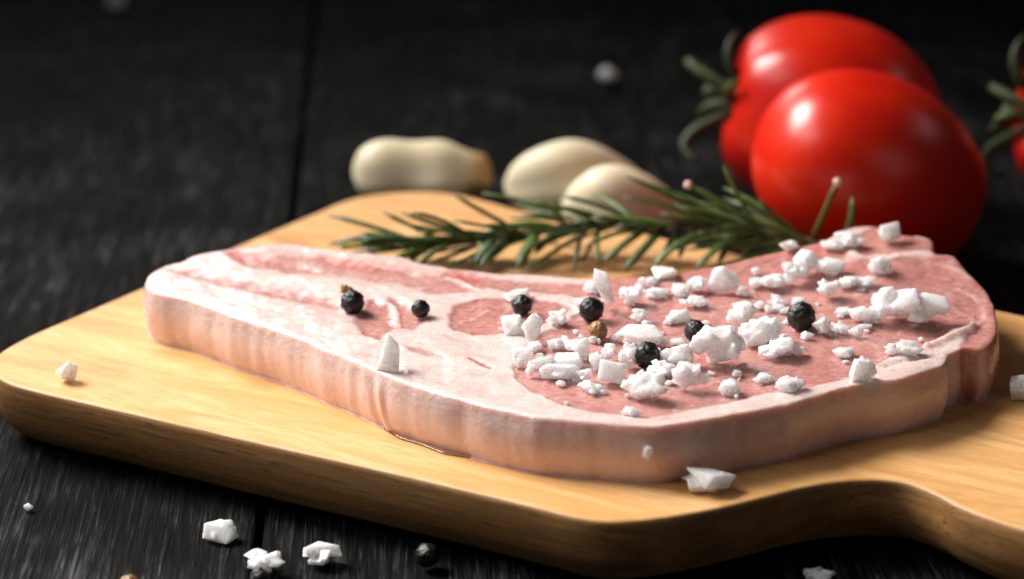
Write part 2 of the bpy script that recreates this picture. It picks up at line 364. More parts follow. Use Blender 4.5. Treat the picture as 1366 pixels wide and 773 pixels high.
# painted fields: how lean (against fat), how red
def wpoly(px): return np.array([pt(*p)[:2] for p in px])
lean = np.zeros(len(VV)); red = np.zeros(len(VV))
VW = VV + np.array([(0.0011 * nz(p, 170, 3) + 0.0005 * nz(p, 480, 8), 0.0011 * nz(p, 170, 13) + 0.0005 * nz(p, 480, 18)) for p in VV])   # ragged borders
for amp, wd, px in [
    (1.0, 0.0012, [(683, 489), (689, 501), (711, 522), (755, 541), (786, 550), (830, 555), (867, 557), (898, 553), (920, 546), (1000, 530), (1034, 524), (1074, 517), (1134, 501), (1174, 483), (1228, 465), (1240, 458), (1282, 437), (1318, 440), (1332, 425), (1318, 398), (1297, 372), (1276, 345), (1240, 338), (1190, 342), (1130, 340), (1135, 325), (1090, 322), (1040, 333), (1000, 342), (930, 356), (860, 367), (805, 371), (800, 392), (775, 417), (745, 434), (712, 452), (690, 472)]),
    (0.95, 0.0012, [(1140, 312), (1170, 302), (1215, 314), (1242, 322), (1247, 336), (1200, 338), (1150, 340)]),
    (0.95, 0.0010, [(1285, 352), (1335, 400), (1340, 450), (1300, 470), (1272, 475), (1290, 445), (1316, 432), (1318, 408), (1300, 385), (1262, 358)]),
    (0.95, 0.0008, [(602, 408), (640, 397), (700, 396), (745, 402), (765, 408), (742, 420), (718, 440), (690, 443), (640, 445), (604, 441), (598, 425)]),
    (0.85, 0.0012, [(516, 396), (535, 398), (552, 412), (566, 424), (560, 438), (530, 436), (505, 455), (488, 446), (470, 430), (478, 420), (492, 416), (486, 400), (500, 399), (512, 408)]),
    (0.75, 0.0020, [(590, 354), (618, 360), (660, 372), (720, 375), (790, 378), (798, 392), (770, 396), (720, 388), (690, 391), (650, 384), (625, 392), (585, 392), (560, 388), (588, 372)]),
    (0.95, 0.0026, [(400, 340), (440, 342), (500, 352), (555, 363), (562, 369), (520, 368), (470, 361), (430, 352)]),
    (1.0, 0.0022, [(296, 336), (318, 336), (350, 342), (390, 350), (430, 358), (432, 363), (395, 364), (350, 357), (325, 352), (305, 343)]),
    (0.74, 0.0045, [(228, 362), (250, 358), (300, 369), (350, 378), (400, 388), (450, 399), (472, 412), (440, 412), (400, 403), (360, 397), (320, 385), (260, 372)]),
    (0.60, 0.0065, [(296, 336), (420, 334), (540, 350), (620, 372), (600, 392), (545, 388), (450, 372), (350, 362)]), (0.30, 0.005, [(380, 392), (470, 408), (500, 440), (440, 440), (390, 410)]),
    (0.58, 0.0010, [(540, 461), (560, 463), (592, 474), (575, 476), (545, 471)]),
    (0.35, 0.0030, [(550, 372), (600, 374), (640, 390), (600, 396), (560, 388), (480, 378), (500, 370)])]:
    lean = np.maximum(lean, amp * sstep(-wd, wd, sdf(VW, wpoly(px))))
for amp, wd, px in [
    (0.55, 0.0011, [(1275, 385), (1300, 396), (1314, 412), (1314, 424), (1298, 434), (1284, 440)]), (0.9, 0.0010, [(1228, 464), (1250, 457), (1282, 447), (1292, 441), (1296, 433)]),
    (0.5, 0.0007, [(604, 431), (630, 424), (655, 414)]), (0.8, 0.0010, [(598, 371), (625, 382), (655, 392), (710, 390), (750, 397), (785, 404)]),
    (0.5, 0.0008, [(1240, 378), (1275, 394), (1300, 404)]), (0.55, 0.0016, [(1240, 348), (1268, 355), (1300, 373)]), (0.5, 0.0030, [(1130, 346), (1180, 340), (1235, 340)]), (0.4, 0.0009, [(1235, 362), (1270, 372), (1312, 400)]), (0.4, 0.0010, [(1255, 400), (1290, 415), (1300, 425)]), (0.35, 0.0009, [(1140, 330), (1170, 322), (1225, 328)]),
    (0.45, 0.0007, [(690, 400), (672, 420), (668, 438)]), (0.5, 0.0008, [(1000, 352), (960, 375), (915, 385)]), (0.4, 0.0008, [(1005, 380), (1006, 400), (1012, 410)]),
    (0.35, 0.0007, [(1100, 395), (1150, 400), (1190, 392)]), (0.35, 0.0007, [(1180, 452), (1220, 432), (1250, 428)]), (0.75, 0.0012, [(514, 398), (527, 416), (532, 432)])]:
    q = wpoly(px); lean -= amp * (1 - sstep(0.3 * wd, wd, seg_dist(VW, q[:-1], q[1:])))
for amp, wd, px in [(0.85, 0.0012, [(627, 479), (642, 486), (655, 491)]), (0.3, 0.001, [(648, 511), (656, 512)]), (0.6, 0.0022, [(612, 368), (632, 376)]), (0.35, 0.003, [(440, 348), (500, 358)]), (0.4, 0.003, [(300, 338), (330, 346)]), (0.35, 0.004, [(1060, 340), (1140, 328)])]:
    q = wpoly(px); s_ = amp * (1 - sstep(0.2 * wd, wd, seg_dist(VV, q[:-1], q[1:]))); red = np.maximum(red, s_); lean = np.maximum(lean, s_)
lean = np.clip(lean, 0, 1)

corr = np.array([nz(p, 45) * 0.00055 + nz(p, 140, 5) * 0.00040 + nz(p, 420, 9) * 0.00018 for p in VV])
seam = pt(1235, 462)[:2], pt(1270, 449)[:2], pt(1292, 441)[:2], pt(1298, 433)[:2]
q = np.array(seam); ridge = 0.0012 * (1 - sstep(0.0002, 0.0016, seg_dist(VV, q[:-1], q[1:])))
ZT = top_h(VV[:, 0], VV[:, 1]) + corr * sstep(0, 0.004, dO) - 0.0006 * sstep(0.2, 0.9, lean) * sstep(0.001, 0.005, dO) + ridge
q = np.array([pt(*p)[:2] for p in [(1180, 489), (1215, 481), (1250, 474)]])
ZT -= 0.0007 * (1 - sstep(0.0002, 0.0012, seg_dist(VV, q[:-1], q[1:])))
ZT -= np.where(dO < ER, ER * (1 - np.sqrt(np.clip(1 - (1 - dO / ER) ** 2, 0, 1))), 0)

porg = Vector((*OUT.mean(0), BZ))
chop = empty('pork_chop', porg)
tag(chop, 'raw pork loin chop with a thick white fat rim lying on the wooden cutting board', 'pork chop')
NW = 14
def wall_col(vi):
    """points from the rim down to the board under rim vertex vi, with the side's bulge and creases"""
    k = int(np.argmin(((OUT - VV[vi]) ** 2).sum(1))); n = NR[k]; a = arc[k]; z0 = ZT[vi]; zb = BZ - 0.0005; out = []
    for r in range(1, NW + 1):
        t = r / NW; z = z0 + (zb - z0) * t
        o = 0.0009 * math.sin(math.pi * min(1, t * 1.1)) - 0.0008 * t ** 8
        o += 0.00022 * noise.noise(Vector((a * 60, t * 0.8, 2))) * min(1, t * 4) + 0.00006 * noise.noise(Vector((a * 230, t * 1.6, 7))) * min(1, t * 4) + 0.00005 * noise.noise(Vector((a * 350, t * 6, 7))) * min(1, t * 4)
        for ac, wdt, dep in CREASES: o += dep * math.exp(-((a - ac - 0.003 * t) / wdt) ** 2) * min(1, t * 5)
        out.append((VV[vi][0] + n[0] * o, VV[vi][1] + n[1] * o, z))
    return out
def arc_at(px): p = pt(*px)[:2]; return arc[int(np.argmin(((OUT - p) ** 2).sum(1)))]
CREASES = [(arc_at((507, 496)), 0.0012, 0.0008), (arc_at((496, 492)), 0.0016, -0.0005), (arc_at((990, 551)), 0.003, -0.0004), (arc_at((1010, 547)), 0.003, 0.0003), (arc_at((625, 535)), 0.004, -0.0003), (arc_at((350, 434)), 0.003, -0.0002), (arc_at((1285, 466)), 0.0015, -0.0005), (arc_at((1300, 465)), 0.0014, -0.0004)]
onout = dO < 2e-6
dS = np.minimum(seg_dist(VV, cut1[:-1], cut1[1:]), seg_dist(VV, cut2[:-1], cut2[1:])); sssf = sstep(0.0002, 0.0042, dS)   # no scattering right at the joints of the parts
def build_part(name, sel):
    T = TT[sel]; cnt = {}
    for a, b, c in T:
        for e in ((a, b), (b, c), (c, a)): cnt[e] = 1
    bnd = [e for e in cnt if (e[1], e[0]) not in cnt]
    used = np.unique(T); idx = {int(v_): i for i, v_ in enumerate(used)}
    co = [(VV[i][0], VV[i][1], ZT[i]) for i in used]; L = [lean[i] for i in used]; X = [sssf[i] for i in used]; R_ = [red[i] for i in used]; Sd = [0.0 for i in used]
    fs = [tuple(idx[int(i)] for i in t) for t in T]
    cols = {}
    for e in bnd:
        for i in e:
            i = int(i)
            if i in cols: continue
            c = wall_col(i) if onout[i] else [(VV[i][0], VV[i][1], ZT[i] + (BZ + 0.0003 - ZT[i]) * (r / NW)) for r in range(1, NW + 1)]
            ids = [idx[i]]
            if not onout[i]:
                co.append((VV[i][0], VV[i][1], ZT[i])); L.append(lean[i]); R_.append(red[i]); Sd.append(0.0); ids = [len(co) - 1]; X.append(0.0)
            for r, p in enumerate(c):
                co.append(p); L.append(lean[i] * 0.9); R_.append(red[i]); Sd.append(float(sstep(0.02, 0.45, (r + 1) / NW))); X.append(sssf[i] * (1 - sstep(0.86, 1.0, (r + 1) / NW))); ids.append(len(co) - 1)
            cols[i] = ids
    for a, b in bnd:
        A, B = cols[int(a)], cols[int(b)]
        for r in range(NW): fs.append((A[r], A[r + 1], B[r + 1], B[r]))
    bot = {}
    def bv(i):
        if i in cols: return cols[i][-1]
        if i not in bot: co.append((VV[i][0], VV[i][1], BZ + 0.0003)); L.append(0.5); R_.append(0.0); Sd.append(1.0); X.append(0.0); bot[i] = len(co) - 1
        return bot[i]
    for t in T: fs.append(tuple(bv(int(i)) for i in t[::-1]))
    me = mesh(name, np.array(co) - np.array(porg), fs)
    for nm, arr in (('lean', L), ('red', R_), ('side', Sd), ('sss', X)):
        at = me.attributes.new(nm, 'FLOAT', 'POINT'); at.data.foreach_set('value', np.array(arr, np.float32))
    return new_obj(name, me, [M_MEAT], chop)
# which side of the cuts each face lies on
far = np.array([[lo[0] - 0.05, cut1[-1][1]], [lo[0] - 0.05, lo[1] - 0.05], [hi[0] + 0.05, lo[1] - 0.05], [hi[0] + 0.05, cut1[0][1]]])
in_fat = inside(cen, np.vstack([cut1, far]))
far2 = np.array([[cut2[-1][0], hi[1] + 0.05], [lo[0] - 0.05, hi[1] + 0.05], [lo[0] - 0.05, lo[1] - 0.05], [cut2[0][0], lo[1] - 0.05]])
in_left = inside(cen, np.vstack([cut2, far2]))
tag(build_part('fat_rim', in_fat), 'thick white and peach fat along the front edge')
tag(build_part('streaky_end', ~in_fat & in_left), 'streaky fat and meat of the narrow end')
tag(build_part('lean_eye', ~in_fat & ~in_left), 'round pink lean eye of the chop')

def juice(px0, px1, wmax, label, seed):
    k0, k1 = [int(np.argmin(((OUT - pt(*p)[:2]) ** 2).sum(1))) for p in (px0, px1)]
    ks = list(range(min(k0, k1), max(k0, k1) + 1)); v = []; f = []
    for q_, k in enumerate(ks):
        e = math.sin(math.pi * q_ / (len(ks) - 1)) ** 0.6; w_ = wmax * e * (0.45 + 0.55 * abs(noise.noise(Vector((arc[k] * 90, seed, 0)))) * 2.2)
        for d, h in ((-0.004, 0.0), (-0.004, 0.0006), (w_ * 0.55, 0.0005), (w_ * 0.9, 0.0003), (w_, 0.0)): v.append((OUT[k][0] + NR[k][0] * d, OUT[k][1] + NR[k][1] * d, BZ + 0.0001 + h))
    for i in range(len(ks) - 1):
        for j in range(5): f.append((i * 5 + j, i * 5 + (j + 1) % 5, (i + 1) * 5 + (j + 1) % 5, (i + 1) * 5 + j))
    f.append((0, 1, 2, 3, 4)); n5 = (len(ks) - 1) * 5; f.append(tuple(n5 + j for j in range(5)))
    t = NT('meat_juice'); t.set(Base_Color=(0.26, 0.09, 0.03, 1), Roughness=0.05, Alpha=0.45)
    return tag(new_obj('meat_juice', recalc(mesh('meat_juice', v, f)), [t.m]), label, 'juice')
juice((510, 498), (625, 536), 0.0016, 'thin brownish meat juice seeping onto the board below the middle of the fat rim', 1.3)

# ------------------------------------------------------------------ salt and pepper
def hull(bm, c, size, r, n=11):
    """one angular splinter: convex hull of jittered box corners and a few points"""
    R3 = Matrix.Rotation(r.uniform(0, 6.3), 3, 'Z') @ Matrix.Rotation(r.uniform(-.6, .6), 3, 'X') @ Matrix.Rotation(r.uniform(-.6, .6), 3, 'Y')
    vs = []
    for sx in (-1, 1):
        for sy in (-1, 1):
            for sz in (-1, 1):
                if r.random() < 0.22: continue
                vs.append(bm.verts.new(c + R3 @ Vector((sx * size[0] * r.uniform(.55, 1), sy * size[1] * r.uniform(.55, 1), sz * size[2] * r.uniform(.55, 1)))))
    for _ in range(4): vs.append(bm.verts.new(c + R3 @ Vector([r.uniform(-1, 1) * s_ for s_ in size])))
    g = bmesh.ops.convex_hull(bm, input=vs)
    bmesh.ops.delete(bm, geom=[e for e in set(g['geom_interior'] + g['geom_unused']) if isinstance(e, bmesh.types.BMVert)], context='VERTS')
def crystal(name, sx, sy, sz, seed, lobes=1, jag=0.18, sub=3, taper=1.0):
    """broken crystal of angular splinters grown together; its base lies at z = 0"""
    r = random.Random(seed); bm = bmesh.new()
    if lobes == 0: k = 0; hull(bm, Vector(), (0.9, 0.9, 0.9), r); rad, sp = 0.7, (.1, .2)
    elif lobes == 1: hull(bm, Vector(), (0.8, 0.8, 0.8), r); k = r.randint(3, 5); rad, sp = 0.62, (0.30, 0.50)
    else: k = 5 + 3 * lobes + (8 if lobes > 2 else 0); rad, sp = (0.72, (0.28, 0.50)) if lobes < 3 else (0.80, (0.20, 0.38)); hull(bm, Vector(), (0.55, 0.55, 0.55), r)
    for _ in range(k):
        d = Vector((r.gauss(0, 1), r.gauss(0, 1), r.gauss(0, 0.8))).normalized() * rad * r.uniform(.5, 1.05); q_ = r.uniform(*sp)
        hull(bm, d, (q_ * r.uniform(.7, 1.2), q_ * r.uniform(.7, 1.2), q_ * r.uniform(.7, 1.2)), r)
    lo_ = [min(v_.co[i] for v_ in bm.verts) for i in range(3)]; hi_ = [max(v_.co[i] for v_ in bm.verts) for i in range(3)]
    for v_ in bm.verts:
        v_.co = Vector([(v_.co[i] - (lo_[i] + hi_[i]) / 2) / (hi_[i] - lo_[i]) * s for i, s in enumerate((sx, sy, sz))]); v_.co.z += sz / 2
        q_ = 1 + (taper - 1) * max(0.0, v_.co.z / sz) ** 1.3; v_.co.x *= q_; v_.co.y *= q_
    me = bpy.data.meshes.new(name); bm.to_mesh(me); bm.free()
    return me
def melt(o, size):
    m = o.modifiers.new('grown_together', 'REMESH'); m.mode = 'VOXEL'; m.voxel_size = size; m.use_smooth_shade = True
    m = o.modifiers.new('soft_edges', 'SMOOTH'); m.factor = 0.5; m.iterations = 3
def place(name, x, y, w_, h_, level, seed, label, group=None, lobes=1, tilt=0.0, mat=None, cat='salt', depth=0.85, sub=3, yawr=0.5, taper=1.0):
    """level: 'chop', or a height in metres the thing lies on"""
    p = pt(x, y) if level == 'chop' else pz(x, y, level)
    w_ *= 1.17; h_ *= 1.15
    s = scale_at(p); W = w_ / s; D = W * depth; H = max(0.42 * W, (h_ / s - 0.30 * D) / CP)
    if level == 'chop': c = pt(x, y, H * 0.5); zb = float(top_h(c[0], c[1])) - 0.0006
    else: c = pz(x, y, level + H * 0.5); zb = level
    r = random.Random(seed)
    o = new_obj(name, crystal(name, W, D, H, seed, lobes, sub=sub, taper=taper), [mat or M_SALT]); o.location = (c[0], c[1], zb); melt(o, max(0.00018, min(W, H) / 22))
    o.rotation_euler = (0, 0, r.uniform(-yawr, yawr) * 0.6)
    return tag(o, label, cat, group)
LAND = [(696, 407, 'the peppercorn on the middle lean patch'), (789, 413, 'the black peppercorn behind the brown one'), (798, 441, 'the brown peppercorn'), (863, 474, 'the peppercorn nestled among crystals'),
        (1069, 422, 'the lone shiny peppercorn'), (810, 379, 'the tall upright crystal'), (964, 369, 'the pyramid crystal at the back edge'), (955, 457, 'the large broad salt slab'), (860, 511, 'the star-shaped crystal'),
        (1214, 405, 'the largest craggy salt cluster'), (1045, 461, 'the flat notched salt slab'), (745, 494, 'the long flat flake'), (1075, 347, 'the square crystal at the back'),
        (1189, 307, 'the crystal perched before the tomato'), (1054, 510, 'the crystal straddling the fat line'), (1017, 439, 'the lumpy salt chunk'), (852, 445, 'the long oval crystal'), (1152, 490, 'the pyramid crystal on the fat rim'), (697, 440, 'the blocky crystal pair')]
def near_label(kind, x, y, a, b):
    lx, ly, nm = min(LAND, key=lambda l: ((l[0] - x) ** 2 + ((l[1] - y) * 2) ** 2) + (1e6 if abs(l[0] - x) + abs(l[1] - y) < 3 else 0))
    rel = 'beside' if abs(lx - x) > 1.6 * abs(ly - y) else ('behind' if y < ly else 'in front of')
    form = '' if kind == 'crumb' else ('flat ' if a > 1.45 * b else 'upright ' if b > 1.12 * a else 'chunky ')
    return ('tiny white salt crumb ' if kind == 'crumb' else 'small %swhite salt crystal ' % form) + rel + ' ' + nm
small = [(790, 381, 21, 20), (843, 391, 30, 30), (779, 402, 27, 17), (691, 391, 30, 15), (742, 421, 28, 25), (853, 418, 24, 23), (812, 466, 19, 24), (745, 456, 26, 22), (769, 461, 31, 34), (697, 472, 26, 32), (708, 490, 13, 23), (727, 480, 34, 28), (757, 480, 38, 22),
         (748, 510, 14, 12), (788, 514, 34, 17), (781, 497, 18, 22), (797, 479, 21, 26), (714, 460, 19, 16), (845, 546, 26, 16), (885, 491, 35, 28), (840, 472, 26, 36), (973, 513, 30, 26), (983, 495, 12, 11), (905, 453, 21, 15),
         (888, 361, 30, 15), (866, 372, 30, 15), (877, 387, 30, 20), (908, 386, 24, 21), (932, 377, 25, 25), (925, 400, 33, 21), (904, 419, 28, 21), (990, 416, 38, 37), (1009, 359, 14, 13), (1009, 375, 17, 15), (1062, 361, 32, 33), (1032, 373, 30, 24), (1108, 352, 35, 28),
         (1038, 397, 25, 18), (1066, 400, 16, 17), (1052, 411, 20, 13), (1105, 383, 29, 29), (1130, 373, 26, 22), (1155, 374, 25, 18), (1124, 412, 23, 14), (1096, 433, 23, 27), (1077, 445, 17, 15), (1122, 437, 21, 17), (1142, 440, 18, 19),
         (1126, 467, 29, 19), (1018, 502, 26, 18), (1133, 316, 34, 24), (1110, 324, 26, 15), (1176, 352, 28, 29), (1053, 326, 22, 18), (820, 448, 14, 12), (868, 498, 20, 20)]
for i, (x, y, a, b) in enumerate(small): place('salt_crystal', x, y, a * 1.04, b * 1.04, 'chop', 100 + i, near_label('crystal', x, y, a, b), 'small salt crystals scattered on the lean of the chop', lobes=2 if a > 24 and i % 3 else 1)
for i in range(44):
    x = random.choice([random.gauss(770, 45), random.gauss(880, 55), random.gauss(1000, 60), random.gauss(1090, 60)]); y = random.gauss(478 if x < 950 else 430, 28)
    y = min(max(y, 385), 525 - max(0, (x - 950)) * 0.25); x = min(max(x, 705), 1250); a = random.uniform(9, 18); b = a * random.uniform(0.7, 1.0)
    place('salt_crystal', x, y, a, b, 'chop', 600 + i, near_label('crystal', x, y, a, b).replace('small', 'very small'), 'small salt crystals scattered on the lean of the chop', lobes=i % 2)
for i in range(64):
    x = random.choice([random.gauss(800, 60), random.gauss(980, 90), random.gauss(1120, 60)]); y = random.gauss(470 if x < 1000 else 430, 38)
    y = min(max(y, 385), 535 - max(0, (x - 950)) * 0.25); x = min(max(x, 705), 1270)
    place('salt_crumb', x, y, random.uniform(4, 12), random.uniform(4, 10), 'chop', 400 + i, near_label('crumb', x, y, 1, 1), 'salt crumbs on the chop', sub=2)
for i, (x, y, a, b, lb, lobes) in enumerate([
    (810, 379, 31, 62, 'tall slender salt crystal standing upright at the back edge of the chop', 0),
    (708, 434, 26, 42, 'blocky salt crystal leaning in front of a peppercorn beside the middle lean patch', 1),
    (685, 430, 28, 32, 'pointed salt crystal beside a blocky one in front of a peppercorn', 1),
    (852, 445, 60, 22, 'long oval salt crystal lying just behind a peppercorn', 1),
    (745, 494, 50, 20, 'long flat salt flake at the left end of the lean eye', 1),
    (816, 493, 34, 40, 'rounded blocky salt crystal left of the star-shaped one', 1),
    (860, 511, 58, 44, 'star-shaped spiky salt crystal in front of a peppercorn', 3),
    (922, 498, 48, 42, 'jagged salt crystal with pointed right corner right of the star-shaped one', 2),
    (903, 473, 40, 38, 'rough white salt crystal leaning against the biggest middle salt slab', 2),
    (955, 457, 70, 62, 'large broad salt slab half hiding a peppercorn in the middle of the chop', 2),
    (964, 369, 50, 42, 'pyramid-shaped salt crystal at the back edge of the chop', 0),
    (1017, 439, 56, 42, 'lumpy salt chunk left of the lone shiny peppercorn', 2),
    (1045, 461, 58, 31, 'flat notched salt slab in front of the lumpy chunk', 2),
    (1075, 347, 32, 36, 'square salt crystal standing on the back of the lean', 1),
    (1154, 415, 42, 31, 'smooth oval salt crystal beside the largest salt cluster', 1),
    (1214, 405, 94, 62, 'largest salt cluster, craggy and white, on the right of the lean', 3),
    (1207, 463, 47, 26, 'flat ragged salt flake in front of the largest salt cluster', 2),
    (1189, 307, 29, 31, 'salt crystal perched on the back rim of the chop before the tomato', 1),
    (1054, 510, 37, 28, 'salt crystal straddling the line between lean and white fat rim', 2),
    (1152, 490, 40, 40, 'pyramid-shaped salt crystal on the white fat rim', 1),
    (520, 466, 34, 54, 'pointed salt crystal standing alone on the white fat', 0)]):
    o = place('salt_crystal', x, y, a, b, 'chop', 200 + i + (40 if i in (16, 19) else 0), lb, lobes=lobes, depth=0.6 if max(a, b) > 40 else 0.8, taper={0: 0.5, 10: 0.35, 19: 0.5, 20: 0.3}.get(i, 1.0))
    if i == 0: o.rotation_euler = (0.1, -0.22, 0.3)
place('salt_crystal', 945, 641, 66, 27, BZ, 301, 'long flat salt crystal on the board against the fat rim', depth=0.6)
place('salt_crystal', 1308, 520, 18, 14, BZ, 302, 'small salt crystal on the board by the right tip of the chop')
place('salt_crystal', 1362, 518, 26, 38, BZ, 303, 'salt crystal alone on the board near the handle')
place('salt_crystal', 89, 495, 27, 32, BZ, 304, 'salt crystal alone on the rounded corner of the board')
TZ = 0.0003
place('salt_crystal', 294, 708, 40, 34, TZ, 305, 'blocky salt crystal on the black planks by the board', lobes=1)
place('salt_crystal', 353, 748, 52, 27, TZ, 306, 'long salt crystal lying across the gap between two black planks', lobes=2)
place('salt_crystal', 430, 738, 46, 31, TZ, 307, 'wedge-shaped salt crystal on the black planks beside the board', lobes=1)
place('salt_crystal', 38, 677, 13, 12, TZ, 308, 'tiny salt crystal on the black planks')
place('salt_crystal', 1092, 767, 40, 18, TZ, 309, 'salt crystal on the planks in the shadow of the board neck')
place('salt_crystal', 155, 2, 26, 26, TZ, 310, 'blurred salt crystal far back on the planks beyond the board')
place('salt_crystal', 812, 98, 26, 26, TZ, 311, 'blurred salt crystal on the planks behind the garlic')
# grain stuck to the fat's side
ps = pt(866, 567); o = new_obj('salt_crystal', crystal('salt_crystal', 0.003, 0.002, 0.0038, 330), [M_SALT])
ps2 = py(865, 615, ps[1] - 0.0022); o.location = ps2; melt(o, 0.00018); tag(o, 'small salt crystal stuck to the upright side of the fat rim', 'salt')

def corn(seed, d):
    bm = bmesh.new(); bmesh.ops.create_icosphere(bm, subdivisions=4, radius=1)
    for v_ in bm.verts:
        c = v_.co.normalized(); q_ = c * 3.2 + Vector((seed * 5.3, 0, 0))
        rg = abs(noise.noise(q_)); rg2 = abs(noise.noise(q_ * 2.1))
        v_.co = c * (0.93 + 0.13 * min(1, rg * 2.6) + 0.07 * min(1, rg2 * 2.5) + 0.05 * noise.noise(c * 1.2 + Vector((seed, 0, 0)))) * d / 2
    me = bpy.data.meshes.new('peppercorn'); bm.to_mesh(me); bm.free(); me.polygons.foreach_set('use_smooth', [True] * len(me.polygons)); return me
for i, (x, y, dpx, m, lb, lv) in enumerate([
    (470, 403, 30, M_BLACK, 'black peppercorn next to a brown husk on the streaky end of the chop', 'chop'),
    (561, 412, 23, M_BLACK, 'small black peppercorn on a pink patch beside white fat', 'chop'),
    (696, 407, 26, M_BLACK, 'black peppercorn behind two salt crystals on the middle lean patch', 'chop'),
    (789, 413, 31, M_BLACK, 'black peppercorn right behind the brown peppercorn', 'chop'),
    (798, 441, 24, M_BROWN, 'brown peppercorn in front of a black one on the lean eye', 'chop'),
    (863, 474, 33, M_BLACK, 'black peppercorn nestled among salt crystals in front of the long oval crystal', 'chop'),
    (928, 442, 28, M_BLACK, 'black peppercorn mostly hidden behind the large broad salt slab', 'chop'),
    (1069, 422, 36, M_BLACK, 'shiny black peppercorn beside the lumpy salt chunk on the lean', 'chop'),
    (570, 741, 30, M_BLACK, 'black peppercorn on the planks in the shadow of the board', 0.0003),
    (346, 771, 24, M_BLACK, 'black peppercorn on the planks in front of the long salt crystal', 0.0003),
    (172, 781, 26, M_BROWN, 'brown peppercorn on the bare black planks', 0.0003)]):
    p = pt(x, y) if lv == 'chop' else pz(x, y, lv)
    d = dpx / scale_at(p)
    c = pt(x, y, d * 0.46) if lv == 'chop' else pz(x, y, lv + d * 0.5)
    o = new_obj('peppercorn', corn(i + 1, d), [m]); o.location = c; o.rotation_euler = (i, i * 2, i * 3); tag(o, lb, 'peppercorn')
o = new_obj('pepper_husk', crystal('pepper_husk', 0.0042, 0.003, 0.0032, 77, 1, 0.3), [M_BROWN]); c = pt(464, 393, 0.0012); o.location = c; tag(o, 'brown pepper husk fragment behind a black peppercorn on the streaky end', 'peppercorn')

# ------------------------------------------------------------------ rosemary
def needle(p0, p1, bend, wd, name='leaf', seg=6):
    p0, p1 = Vector(p0), Vector(p1); ax = p1 - p0; L = ax.length
    sd = ax.cross(Vector((0, 0, 1)))
    if sd.length < 1e-6: sd = Vector((1, 0, 0))
    sd.normalize(); up = sd.cross(ax).normalized()
    v = []; f = []
    pr = [(1.0, 0.0), (0.62, 0.42), (0.0, 0.55), (-0.62, 0.42), (-1.0, 0.0), (-0.35, -0.30), (0.0, -0.08), (0.35, -0.30)]
    n = len(pr)
    for k in range(seg + 1):
        t = k / seg; c = p0 + ax * t + bend * (math.sin(math.pi * t) * 0.9)
        w_ = wd * (0.45 + 0.55 * min(1, t * 4)) * (1 if t < 0.75 else math.sqrt(max(0.03, 1 - ((t - 0.75) / 0.25) ** 2 * 0.95)))
        for a, b in pr: v.append(c + sd * a * w_ * 0.5 + up * b * w_ * 0.6)
    for k in range(seg):
        for i in range(n): f.append((k * n + i, k * n + (i + 1) % n, (k + 1) * n + (i + 1) % n, (k + 1) * n + i))
    f.append(tuple(range(n))[::-1]); f.append(tuple(seg * n + i for i in range(n)))
    return v, f
def tube(pts, radii, ns=8):
    v = []; f = []
    P = [Vector(p) for p in pts]
    for i, p in enumerate(P):
        d = (P[min(i + 1, len(P) - 1)] - P[max(i - 1, 0)]).normalized(); a = d.cross(Vector((0, 0, 1)))
        if a.length < 1e-4: a = Vector((1, 0, 0))
        a.normalize(); b = d.cross(a)
        for k in range(ns): th = 2 * math.pi * k / ns; v.append(p + (a * math.cos(th) + b * math.sin(th)) * radii[i])
    for i in range(len(P) - 1):
        for k in range(ns): f.append((i * ns + k, i * ns + (k + 1) % ns, (i + 1) * ns + (k + 1) % ns, (i + 1) * ns + k))
    f.append(tuple(range(ns))[::-1]); f.append(tuple((len(P) - 1) * ns + k for k in range(ns)))
    return v, f
stem_px = [(1120, 332, .027), (1075, 322, .028), (1020, 311, .030), (950, 303, .031), (870, 299, .031), (790, 298, .030), (720, 307, .029), (660, 318, .028), (600, 326, .027), (550, 333, .026)]
SP3 = catmull([pz(*p) for p in stem_px], 8, False)
sorg = Vector((SP3[0][0], SP3[0][1], BZ))
sprig = empty('rosemary_sprig', sorg); tag(sprig, 'fresh green rosemary sprig lying on the board behind the pork chop', 'rosemary')
def loc(vs): return [Vector(p) - sorg for p in vs]
v, f = tube(SP3, list(np.linspace(0.0014, 0.0007, len(SP3)))); new_obj('stem', recalc(mesh('stem', loc(v), f)), [M_STEM], sprig)
def stem_near(x):
    return min(SP3, key=lambda p: abs((p[0] * F / (p[1] * CP - (p[2] - CAM_H) * SP) + 683) - x))
needles = [(1008, 965, 222, .9), (1012, 918, 247, 1), (962, 835, 236, .9), (1075, 1012, 266, .9), (1082, 1117, 243, 1), (1120, 1137, 263, .8), (952, 830, 262, .8), (850, 747, 261, .8), (830, 757, 280, .9), (700, 606, 261, .9), (645, 535, 284, .9), (625, 500, 321, 1), (600, 437, 327, 1), (575, 455, 333, 1), (570, 480, 322, 1),
           (650, 520, 322, 1), (715, 590, 316, 1), (600, 470, 336, 1), (580, 545, 350, 1.2), (660, 628, 357, 1.3), (720, 690, 358, 1.4), (700, 648, 350, 1.2), (640, 655, 357, 1), (800, 797, 356, .5), (780, 766, 360, .5), (812, 776, 352, .5), (865, 800, 353, 1.1), (895, 832, 362, 1.1), (915, 884, 342, .9), (960, 868, 360, 1.0),
           (985, 958, 352, .9), (1005, 992, 340, .9), (1000, 925, 362, 1), (930, 905, 345, .8), (760, 712, 340, 1.2), (745, 640, 312, 1.1), (690, 560, 332, 1.1), (900, 790, 288, .9), (980, 880, 285, .8), (760, 680, 292, 1), (1050, 985, 330, .9), (1040, 960, 318, .9)]
